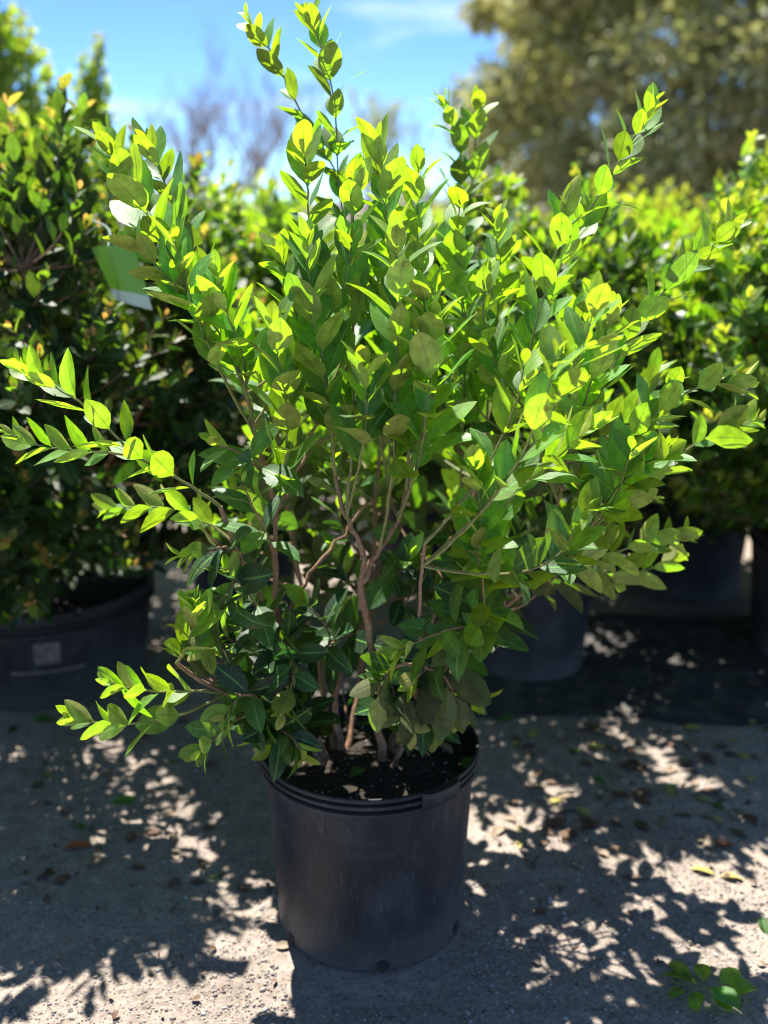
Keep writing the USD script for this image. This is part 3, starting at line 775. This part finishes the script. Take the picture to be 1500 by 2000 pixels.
LX, LY = -0.92, 2.66
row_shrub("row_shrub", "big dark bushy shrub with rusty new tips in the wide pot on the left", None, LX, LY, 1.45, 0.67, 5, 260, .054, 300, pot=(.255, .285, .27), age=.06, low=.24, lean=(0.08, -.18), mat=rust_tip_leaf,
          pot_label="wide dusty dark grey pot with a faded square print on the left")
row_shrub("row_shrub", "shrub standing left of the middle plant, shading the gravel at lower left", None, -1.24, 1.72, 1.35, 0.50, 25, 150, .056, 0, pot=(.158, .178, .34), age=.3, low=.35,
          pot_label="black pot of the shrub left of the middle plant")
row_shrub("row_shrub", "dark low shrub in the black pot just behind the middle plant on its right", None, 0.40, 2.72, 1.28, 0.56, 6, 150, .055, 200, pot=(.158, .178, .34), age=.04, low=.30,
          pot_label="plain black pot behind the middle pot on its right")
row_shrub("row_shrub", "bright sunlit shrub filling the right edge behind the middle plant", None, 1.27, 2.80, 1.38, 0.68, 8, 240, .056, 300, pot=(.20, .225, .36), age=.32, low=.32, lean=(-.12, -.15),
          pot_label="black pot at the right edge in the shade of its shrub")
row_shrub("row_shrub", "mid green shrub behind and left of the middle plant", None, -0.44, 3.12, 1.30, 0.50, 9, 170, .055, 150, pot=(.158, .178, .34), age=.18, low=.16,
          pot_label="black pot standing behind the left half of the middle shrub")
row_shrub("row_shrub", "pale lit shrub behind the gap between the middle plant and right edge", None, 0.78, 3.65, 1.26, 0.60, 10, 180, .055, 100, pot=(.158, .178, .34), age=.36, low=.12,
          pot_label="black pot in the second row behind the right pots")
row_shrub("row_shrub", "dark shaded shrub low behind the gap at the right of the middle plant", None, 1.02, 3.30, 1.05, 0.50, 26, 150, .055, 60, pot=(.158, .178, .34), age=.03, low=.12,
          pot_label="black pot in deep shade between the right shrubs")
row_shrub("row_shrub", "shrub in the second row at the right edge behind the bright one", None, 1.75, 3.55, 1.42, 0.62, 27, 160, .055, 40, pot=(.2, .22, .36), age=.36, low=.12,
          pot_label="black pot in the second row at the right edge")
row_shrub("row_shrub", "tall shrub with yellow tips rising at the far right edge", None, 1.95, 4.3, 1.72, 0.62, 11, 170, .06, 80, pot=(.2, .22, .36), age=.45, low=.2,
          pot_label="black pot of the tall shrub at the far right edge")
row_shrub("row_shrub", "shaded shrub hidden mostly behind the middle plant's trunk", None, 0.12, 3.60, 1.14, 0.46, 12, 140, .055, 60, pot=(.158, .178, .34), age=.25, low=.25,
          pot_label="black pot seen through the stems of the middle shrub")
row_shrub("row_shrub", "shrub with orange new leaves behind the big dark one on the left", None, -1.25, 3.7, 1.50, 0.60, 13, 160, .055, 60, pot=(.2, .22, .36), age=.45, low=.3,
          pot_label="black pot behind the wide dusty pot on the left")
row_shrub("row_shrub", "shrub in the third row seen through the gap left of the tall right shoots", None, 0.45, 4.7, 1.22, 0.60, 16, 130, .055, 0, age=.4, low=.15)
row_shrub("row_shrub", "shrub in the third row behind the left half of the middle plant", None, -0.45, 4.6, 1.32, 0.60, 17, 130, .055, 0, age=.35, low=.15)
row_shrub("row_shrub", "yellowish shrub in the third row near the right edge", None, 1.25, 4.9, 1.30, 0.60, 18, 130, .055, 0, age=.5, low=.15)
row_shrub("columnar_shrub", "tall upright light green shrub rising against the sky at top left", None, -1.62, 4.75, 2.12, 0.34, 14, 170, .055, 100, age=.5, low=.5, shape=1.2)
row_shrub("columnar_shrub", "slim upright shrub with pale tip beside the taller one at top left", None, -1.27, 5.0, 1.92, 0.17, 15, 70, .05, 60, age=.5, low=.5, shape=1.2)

# faded print on the left pot: a worn pale square and a thin worn line under it
fade = mottled("faded_print", (0.05, 0.042, 0.038), (0.20, 0.16, 0.14), 60, .8, .2, .0005)
lp = stage.GetPrimAtPath("/World/nursery_pot_001")


def pot_patch(az0, az1, z0, z1, rb, rt, h):
    v, f, n = [], [], 10
    z1_ = h - .038 * rt / .181
    for z in (z0, z1):
        r = rb + (rt - rb) * .98 * (z - .02) / (z1_ - .02) + .0022
        for a in np.linspace(az0, az1, n):
            v.append((r * math.cos(math.radians(a - 90)), r * math.sin(math.radians(a - 90)), z))
    for j in range(n - 1):
        f += [(j, j + 1, n + j + 1), (j, n + j + 1, n + j)]
    return np.array(v), np.array(f)


add("square_print", pot_patch(11, 24, .135, .195, .255, .285, .27), fade, lp, True)
add("print_line", pot_patch(-2, 36, .108, .116, .255, .285, .27), fade, lp, True)

# green and white plant tag hanging in the left shrub
tag_green = M("tag_green", {"p": ("principled_bsdf", {"base_color": (0.13, 0.24, 0.035), "roughness": 0.35}), "t": ("translucent_bsdf", {"color": (0.13, 0.22, 0.02)}), "s": ("add_closure", {})}, [("p.BSDF", "s.closure1"), ("t.BSDF", "s.closure2")], "s.closure")
tag_white = M("tag_white", {"p": ("principled_bsdf", {"base_color": (0.36, 0.42, 0.40), "roughness": 0.35}), "t": ("translucent_bsdf", {"color": (0.2, 0.23, 0.22)}), "s": ("add_closure", {})}, [("p.BSDF", "s.closure1"), ("t.BSDF", "s.closure2")], "s.closure")
tg = thing("plant_tag", "green card tag with a white lower band hanging in the left shrub", "plant tag")
YT = 2.06
q = [at(178, 483, YT + .02), at(262, 478, YT), at(298, 606, YT - .02), at(226, 586, YT)]


def card(u0, u1, thick, lift):
    pts = []
    for u in np.linspace(u0, u1, 6):
        l, r_ = q[0] + (q[3] - q[0]) * u, q[1] + (q[2] - q[1]) * u
        nrm = unit(np.cross(q[1] - q[0], q[3] - q[0]))
        for s_ in (lift, lift + thick):
            for w in np.linspace(0, 1, 5):
                pts.append(l + (r_ - l) * w - nrm * (s_ + .006 * math.sin(math.pi * w)))
    v = np.array(pts)
    return trimesh.convex.convex_hull(v) if False else grid_solid(v, 6, 5)


def grid_solid(v, n, m):
    v = v.reshape(n, 2, m, 3)
    idx = np.arange(n * 2 * m).reshape(n, 2, m)
    f = []
    for i in range(n - 1):
        for j in range(m - 1):
            a_, b_, c_, d_ = idx[i, 1, j], idx[i, 1, j + 1], idx[i + 1, 1, j + 1], idx[i + 1, 1, j]
            f += [(a_, b_, c_), (a_, c_, d_)]
            a_, b_, c_, d_ = idx[i, 0, j], idx[i, 0, j + 1], idx[i + 1, 0, j + 1], idx[i + 1, 0, j]
            f += [(a_, c_, b_), (a_, d_, c_)]
    for i in range(n - 1):
        for j, sgn in ((0, 1), (m - 1, -1)):
            a_, b_, c_, d_ = idx[i, 0, j], idx[i, 1, j], idx[i + 1, 1, j], idx[i + 1, 0, j]
            f += [(a_, b_, c_)[::sgn], (a_, c_, d_)[::sgn]]
    for j in range(m - 1):
        for i, sgn in ((0, -1), (n - 1, 1)):
            a_, b_, c_, d_ = idx[i, 0, j], idx[i, 1, j], idx[i, 1, j + 1], idx[i, 0, j + 1]
            f += [(a_, b_, c_)[::sgn], (a_, c_, d_)[::sgn]]
    return v.reshape(-1, 3), np.array(f)


add("card", card(0, .775, .0006, 0), tag_green, tg, 40)
add("white_band", card(.776, 1.0, .0006, 0), tag_white, tg, 40)
add("strap", tube(spline([q[0] * .6 + q[1] * .4, at(215, 455, YT + .05), at(180, 430, YT + .12)], 8), .0018, .0018, 5), tag_white, tg, 50)


# ------------------------------------------------------------------ trees behind
def branching(r, p, d, length, rad, depth, out, spread=.5, up=.15, kids=(2, 4)):
    end = p + d * length
    mid = p + d * length * .5 + r.normal(0, length * .05, 3)
    out.append((depth, spline([p, mid, end], 6 if depth > 1 else 4), rad))
    if depth == 0:
        return
    for _ in range(r.integers(*kids)):
        nd = unit(d + r.normal(0, spread, 3) + Z * up)
        s = r.uniform(.45, 1.0)
        branching(r, p + (end - p) * s, nd, length * r.uniform(.55, .82), rad * .6, depth - 1, out, spread, up, kids)


def bare_tree(x, y, h, seed, label, mat=grey_bark, leafmat=None, name="bare_tree"):
    r = np.random.default_rng(seed)
    t = thing(name, label, "tree")
    out = []
    branching(r, np.array([x, y, -.02]), unit([r.normal(0, .05), r.normal(0, .05), 1]), h * .36, h * .016, 6, out, .34, .28, (2, 4))
    trunk = [o for o in out if o[0] >= 5]
    limbs = [o for o in out if 3 <= o[0] < 5]
    twigs = [o for o in out if o[0] < 3]
    add("trunk", join([tube(c, rr, rr * .7, 7) for _, c, rr in trunk]), mat, t, 50)
    for _, c, rr in limbs[:40]:
        add("limb", tube(c, rr, rr * .6, 5), mat, t, 50)
    add("twigs", join([tube(c, max(rr, .0035), max(rr * .6, .0025), 3) for _, c, rr in limbs[40:] + twigs]), mat, t, 60, kind="stuff")
    if leafmat is not None:
        L = Leaves()
        for _, c, rr in twigs:
            for _ in range(3):
                p = c[r.integers(0, len(c))]
                L.put(base=p, dir=r.normal(0, 1, 3) + [0, 0, -.2], nor=r.normal(0, 1, 3) + Z, length=r.uniform(.04, .08), width=r.uniform(.03, .05), curl=.3, fold=.2, wave=0, phase=r.uniform(0, 6), twist=0, age=r.random(), tint=r.random())
        set_leaves(t, L, leafmat, COARSE, 0)


place = lambda px, d: (px - 750) / F_PIX * d
bare_tree(place(395, 22), 21, 3.9, 31, "bare leafless tree nearest the left shrub, against the sky")
bare_tree(place(455, 23), 22.5, 4.1, 32, "leafless purplish tree in the middle of the bare ones")
bare_tree(place(520, 22), 21.5, 4.0, 33, "leafless tree just left of the tall twin shoots")
for px_, d_, h_, sd_, lb_ in [(425, 27, 4.9, 131, "taller leafless tree behind the first two bare ones"), (490, 28, 4.7, 132, "leafless tree at the back between the purplish one and the twin shoots"), (560, 27, 4.6, 133, "leafless tree behind the left of the twin shoots"), (370, 26, 4.0, 134, "small leafless tree half behind the left shrub's top")]:
    bare_tree(place(px_, d_ + 1), d_, h_, sd_, lb_)
bare_tree(place(610, 26), 25, 3.9, 34, "leafless tree seen behind the tall twin shoots")
bare_tree(place(835, 26), 25, 3.8, 35, "leafless tree close to the olive coloured tree")
bare_tree(place(725, 24), 23, 4.3, 36, "thin tree in pale yellow green spring leaf behind the shrub's top", grey_bark, spring_leaf, "spring_tree")
bare_tree(place(700, 8), 7.6, 1.62, 37, "low grey twiggy bush bare of leaves behind the shrub's top", grey_bark, None, "twiggy_bush")


def leafy_tree(name, label, x, y, zc, rx, rz, seed, nleaf, mat, lsize=.10, trunk_h=1.2):
    r = np.random.default_rng(seed)
    t = thing(name, label, "tree")
    out = []
    branching(r, np.array([x, y, -.02]), Z, zc * .5, .16, 4, out, .55, .22, (3, 5))
    add("trunk", join([tube(c, rr, rr * .75, 9) for dp, c, rr in out if dp == 4]), oak_bark, t, 50)
    for dp, c, rr in [o for o in out if o[0] == 3 or o[0] == 2][:30]:
        add("limb", tube(c, rr, rr * .6, 6), oak_bark, t, 50)
    L = Leaves()
    clumps = []
    for k in range(280):
        q = unit(r.normal(0, 1, 3)) * r.uniform(.3, 1) ** .4
        clumps.append((np.array([x, y, zc]) + q * [rx, rx, rz] * r.uniform(.85, 1.06), r.uniform(.22, .5), np.clip(r.normal(.5, .25), 0, 1)))
    for k in range(nleaf):
        c, s, g = clumps[r.integers(len(clumps))]
        p = c + unit(r.normal(0, 1, 3)) * s * r.random() ** .4 * [1.2, 1.2, .8]
        L.put(base=p, dir=r.normal(0, 1, 3), nor=r.normal(0, .8, 3) + Z * .6, length=lsize * r.uniform(.7, 1.3), width=lsize * .5 * r.uniform(.7, 1.3), curl=.3, fold=.2, wave=0, phase=r.uniform(0, 6), twist=0, age=float(np.clip(g + r.normal(0, .18), 0, 1)), tint=r.random())
    A = L.arrays()
    P, N, f = build_leaves(A, COARSE)
    k = P.shape[1]
    F = (f[None] + (np.arange(len(P)) * k)[:, None, None]).reshape(-1, 3)
    raw("crown", P.reshape(-1, 3), F, N.reshape(-1, 3), mat, t, st=np.tile(COARSE[2], (len(P), 1)), age=np.repeat(A["age"], k), tint=np.repeat(A["tint"], k), kind="stuff")


leafy_tree("olive_tree", "big rounded olive brown tree filling the top right", 3.55, 12.0, 2.15, 2.75, 2.75, 41, 115000, oak_leaf, .10)
leafy_tree("olive_tree", "farther olive brown tree beyond the right edge of the big one", 8.6, 17.0, 2.9, 2.9, 2.8, 42, 20000, oak_leaf, .14)

# low brush along the far side of the yard
r = np.random.default_rng(50)
L = Leaves()
for k in range(16000):
    x = r.uniform(-17, 17)
    hgt = 1.15 + .35 * math.sin(x * .9) + .3 * math.sin(x * 2.3 + 1)
    p = np.array([x, 29 + r.normal(0, .8), abs(r.random()) * hgt])
    L.put(base=p, dir=r.normal(0, 1, 3), nor=r.normal(0, .8, 3) + Z * .5, length=.2 * r.uniform(.6, 1.4), width=.1, curl=.3, fold=.2, wave=0, phase=r.uniform(0, 6), twist=0, age=float(r.random() * .6), tint=r.random())
A = L.arrays()
P, N, f = build_leaves(A, COARSE)
k = P.shape[1]
raw("undergrowth", P.reshape(-1, 3), (f[None] + (np.arange(len(P)) * k)[:, None, None]).reshape(-1, 3), N.reshape(-1, 3), oak_leaf, None, st=np.tile(COARSE[2], (len(P), 1)), age=np.repeat(A["age"], k), tint=np.repeat(A["tint"], k), label="low brown brush along the far side of the yard", kind="stuff")

# ------------------------------------------------------------------ fallen leaves
r = np.random.default_rng(61)


def one_leaf(p, yaw, length, width, curl=.6, fold=.25, tilt=.2, flip=False, age=.2, wave=.05):
    D = np.array([math.cos(yaw), math.sin(yaw), math.tan(curl / 2)])
    N = np.array([r.normal(0, tilt * .5), r.normal(0, tilt * .5), -1.0 if flip else 1.0])
    A = {k: np.array([v], float) for k, v in dict(base=p, dir=D, nor=N, length=length, width=width, curl=curl * (-1 if flip else 1), fold=fold, wave=wave, phase=r.uniform(0, 6), twist=r.normal(0, .3)).items()}
    P, Nn, f = build_leaves(A, FINE)
    P[0][:, 2] += p[2] - P[0][:, 2].min()
    return P[0], f, Nn[0]


def fallen(px, py, kind, yaw, length, label, group=None, width=None, z=.006, flip=False, y=None):
    d = FWD + RIGHT * (px - 750) / F_PIX + UPV * (1000 - py) / F_PIX
    p = CAM + d * ((z - CAM_H) / d[2]) if y is None else at(px, py, y)
    p[2] = 0.006 * meshkit.fbm(np.array([[p[0], p[1], 0.0]]) * 2.3)[0] - 0.004 + 0.0012
    P, f, N = one_leaf(p, yaw, length, width or length * .48, flip=flip, curl=r.uniform(.15, .9))
    k = len(P)
    if kind == "green":
        raw("fallen_leaf", P, f, N, leaf_mat, None, st=FINE[2], age=np.full(k, r.uniform(.15, .4)), tint=np.full(k, r.random()), label=label, cat="leaf", group=group)
    else:
        raw("fallen_leaf", P, f, N, dry_mats[kind], None, st=FINE[2], label=label, cat="leaf", group=group)


for px, py, kind, yaw, ln, label in [
    (215, 1565, "green", .3, .055, "upper of two green leaves on the shaded gravel left of the pot"),
    (165, 1620, "green", 2.4, .045, "lower rounder green leaf on the shaded gravel left of the pot"),
    (105, 1512, "yellow", 2.9, .040, "pale yellow leaf on the dark gravel at far left"),
    (330, 1490, "green", 1.2, .040, "small green leaf on the ground under the low left branches"),
    (120, 1655, "rust", .2, .060, "reddish brown leaf at far left below the green leaves"),
    (250, 1645, "brown", 1.4, .045, "upright curled brown leaf left of the pot beside the rusty one"),
    (155, 1690, "tan", .6, .060, "grey tan dry leaf on the gravel left of the pot"),
    (535, 1846, "tan", .15, .034, "small pale dry leaf at the left foot of the middle pot"),
    (1390, 1645, "rust", .1, .050, "bright orange red leaf on the sunlit gravel at right"),
    (1415, 1580, "green", 2.0, .040, "small green leaf above the orange red leaf at right"),
    (1040, 1778, "brown", .1, .032, "small reddish brown leaf on the gravel right of the pot"),
    (1035, 1440, "yellow", 1.0, .055, "dull yellow leaf on the ground behind the middle pot"),
    (970, 1405, "green", .4, .055, "green leaf by the back pot near the rim of the middle one"),
    (1375, 1425, "yellow", 2.9, .055, "long yellow leaf lying in sun at the back right"),
    (1480, 1415, "green", 1.2, .045, "pale green leaf at the right edge of the ground"),
    (405, 1710, "green", .1, .03, "thin green blade on the gravel between pot and left edge"),
    (60, 1405, "green", .1, .06, "green leaf at the foot of the wide dusty pot"),
    (1110, 1470, "green", .5, .05, "dull green leaf on the shaded ground right of the pot"),
    (1180, 1530, "green", 2.0, .04, "olive leaf among brown litter right of the pot"),
    (1497, 1820, "green", 1.3, .05, "green leaf cut by the right edge of the picture"),
]:
    fallen(px, py, kind, yaw, ln, label)
# brown litter that nothing tells apart
made = 0
while made < 110:
    px, py = r.uniform(955, 1495), r.uniform(1400, 1720)
    if (py - 1400) / 320 > r.random() ** .6:
        continue
    kd = ["brown", "tan", "brown", "brown", "tan", "yellow"][r.integers(6)]
    fallen(px, py, kd, r.uniform(0, 6.28), r.uniform(.026, .055), f"{kd} dry leaf in the litter on the shaded ground right of the pot", f"dry {kd} leaves littering the ground on the right")
    made += 1
for _ in range(34):
    kd = ["brown", "tan", "brown"][r.integers(3)]
    fallen(r.uniform(5, 480), 1400 + 330 * r.random() ** 1.5, kd, r.uniform(0, 6.28), r.uniform(.022, .045), f"{kd} dry leaf in the litter on the shaded ground left of the pot", f"dry {kd} leaves littering the ground on the left")
# small broken bits too many to count
n = 900
yy = 1.35 + 1.7 * r.random(n) ** .8
xx = r.uniform(-.5, .5, n) * (yy + .1)
ok = np.hypot(xx + .024, yy - 1.553) > .18
bit = COARSE[0]
bits = []
for k in range(3):
    A = {kk: np.array([v], float) for kk, v in dict(base=[0, 0, .15], dir=[1, 0, .1], nor=[.1, .2, 1], length=1, width=.4 + .15 * k, curl=.9, fold=.3, wave=.05, phase=k, twist=.3).items()}
    P, N, f = build_leaves(A, COARSE)
    bits.append((P[0], f))
scatter("leaf_litter", bits, [dry_mats["brown"], dry_mats["tan"], dry_mats["brown"]], np.stack([xx, yy, np.full(n, .004)], -1)[ok], r.uniform(.006, .02, ok.sum()), r, "crumbs of dry leaf and bark scattered over the path", flat=True)

# leaves lying on the potting mix
for px, py, kind, yaw, ln, label in [(715, 1500, "green", -2.3, .042, "cupped green leaf lying on the potting mix in front of the trunk"), (905, 1480, "green", -1.3, .055, "narrow green leaf leaning on the potting mix at the right of the pot"),
                                     (895, 1425, "green", .4, .045, "green leaf against the inner back wall of the middle pot"), (625, 1440, "yellow", 2.2, .022, "tiny pale yellow leaf on the potting mix left of the trunk"), (850, 1450, "tan", -1.0, .05, "withered grey tan leaf hanging over the potting mix")]:
    d = FWD + RIGHT * (px - 750) / F_PIX + UPV * (1000 - py) / F_PIX
    p = CAM + d * ((.318 - CAM_H) / d[2])
    P, f, N = one_leaf(p, yaw, ln, ln * .5, tilt=.35)
    raw("fallen_leaf", P, f, N, leaf_mat if kind == "green" else dry_mats[kind], None, st=FINE[2], age=np.full(len(P), .25), tint=np.full(len(P), .6), label=label, cat="leaf")

# sprig dropped on the gravel, bottom right
sp = thing("fallen_sprig", "small green sprig with broad leaves lying on the gravel at bottom right", "sprig")
d = FWD + RIGHT * (1378 - 750) / F_PIX + UPV * (1000 - 1932) / F_PIX
c = CAM + d * ((.012 - CAM_H) / d[2])
add("stem", tube(spline([c + [-.05, .02, 0], c, c + [.05, .015, .004]], 8), .0016, .0012, 5), twig_green, sp, 50)
for dx, dy, yaw, ln, w, ag in [(-.01, .0, 2.75, .062, .034, .3), (-.02, .012, 2.2, .05, .027, .35), (.0, .01, 1.5, .045, .03, .6), (.02, .0, .5, .055, .032, .35), (.03, -.005, -.2, .055, .042, .15), (.0, -.008, -.9, .062, .046, .1), (-.02, -.01, -1.8, .05, .028, .3), (-.035, -.005, -2.6, .04, .024, .25), (.01, -.01, -1.4, .05, .026, .3)]:
    P, f, N = one_leaf(c + [dx, dy, .004 + r.random() * .008], yaw, ln, w, tilt=.3, curl=.5)
    raw("leaf", P, f, N, leaf_mat, sp, st=FINE[2], age=np.full(len(P), min(1, ag + .4)), tint=np.full(len(P), r.random()))
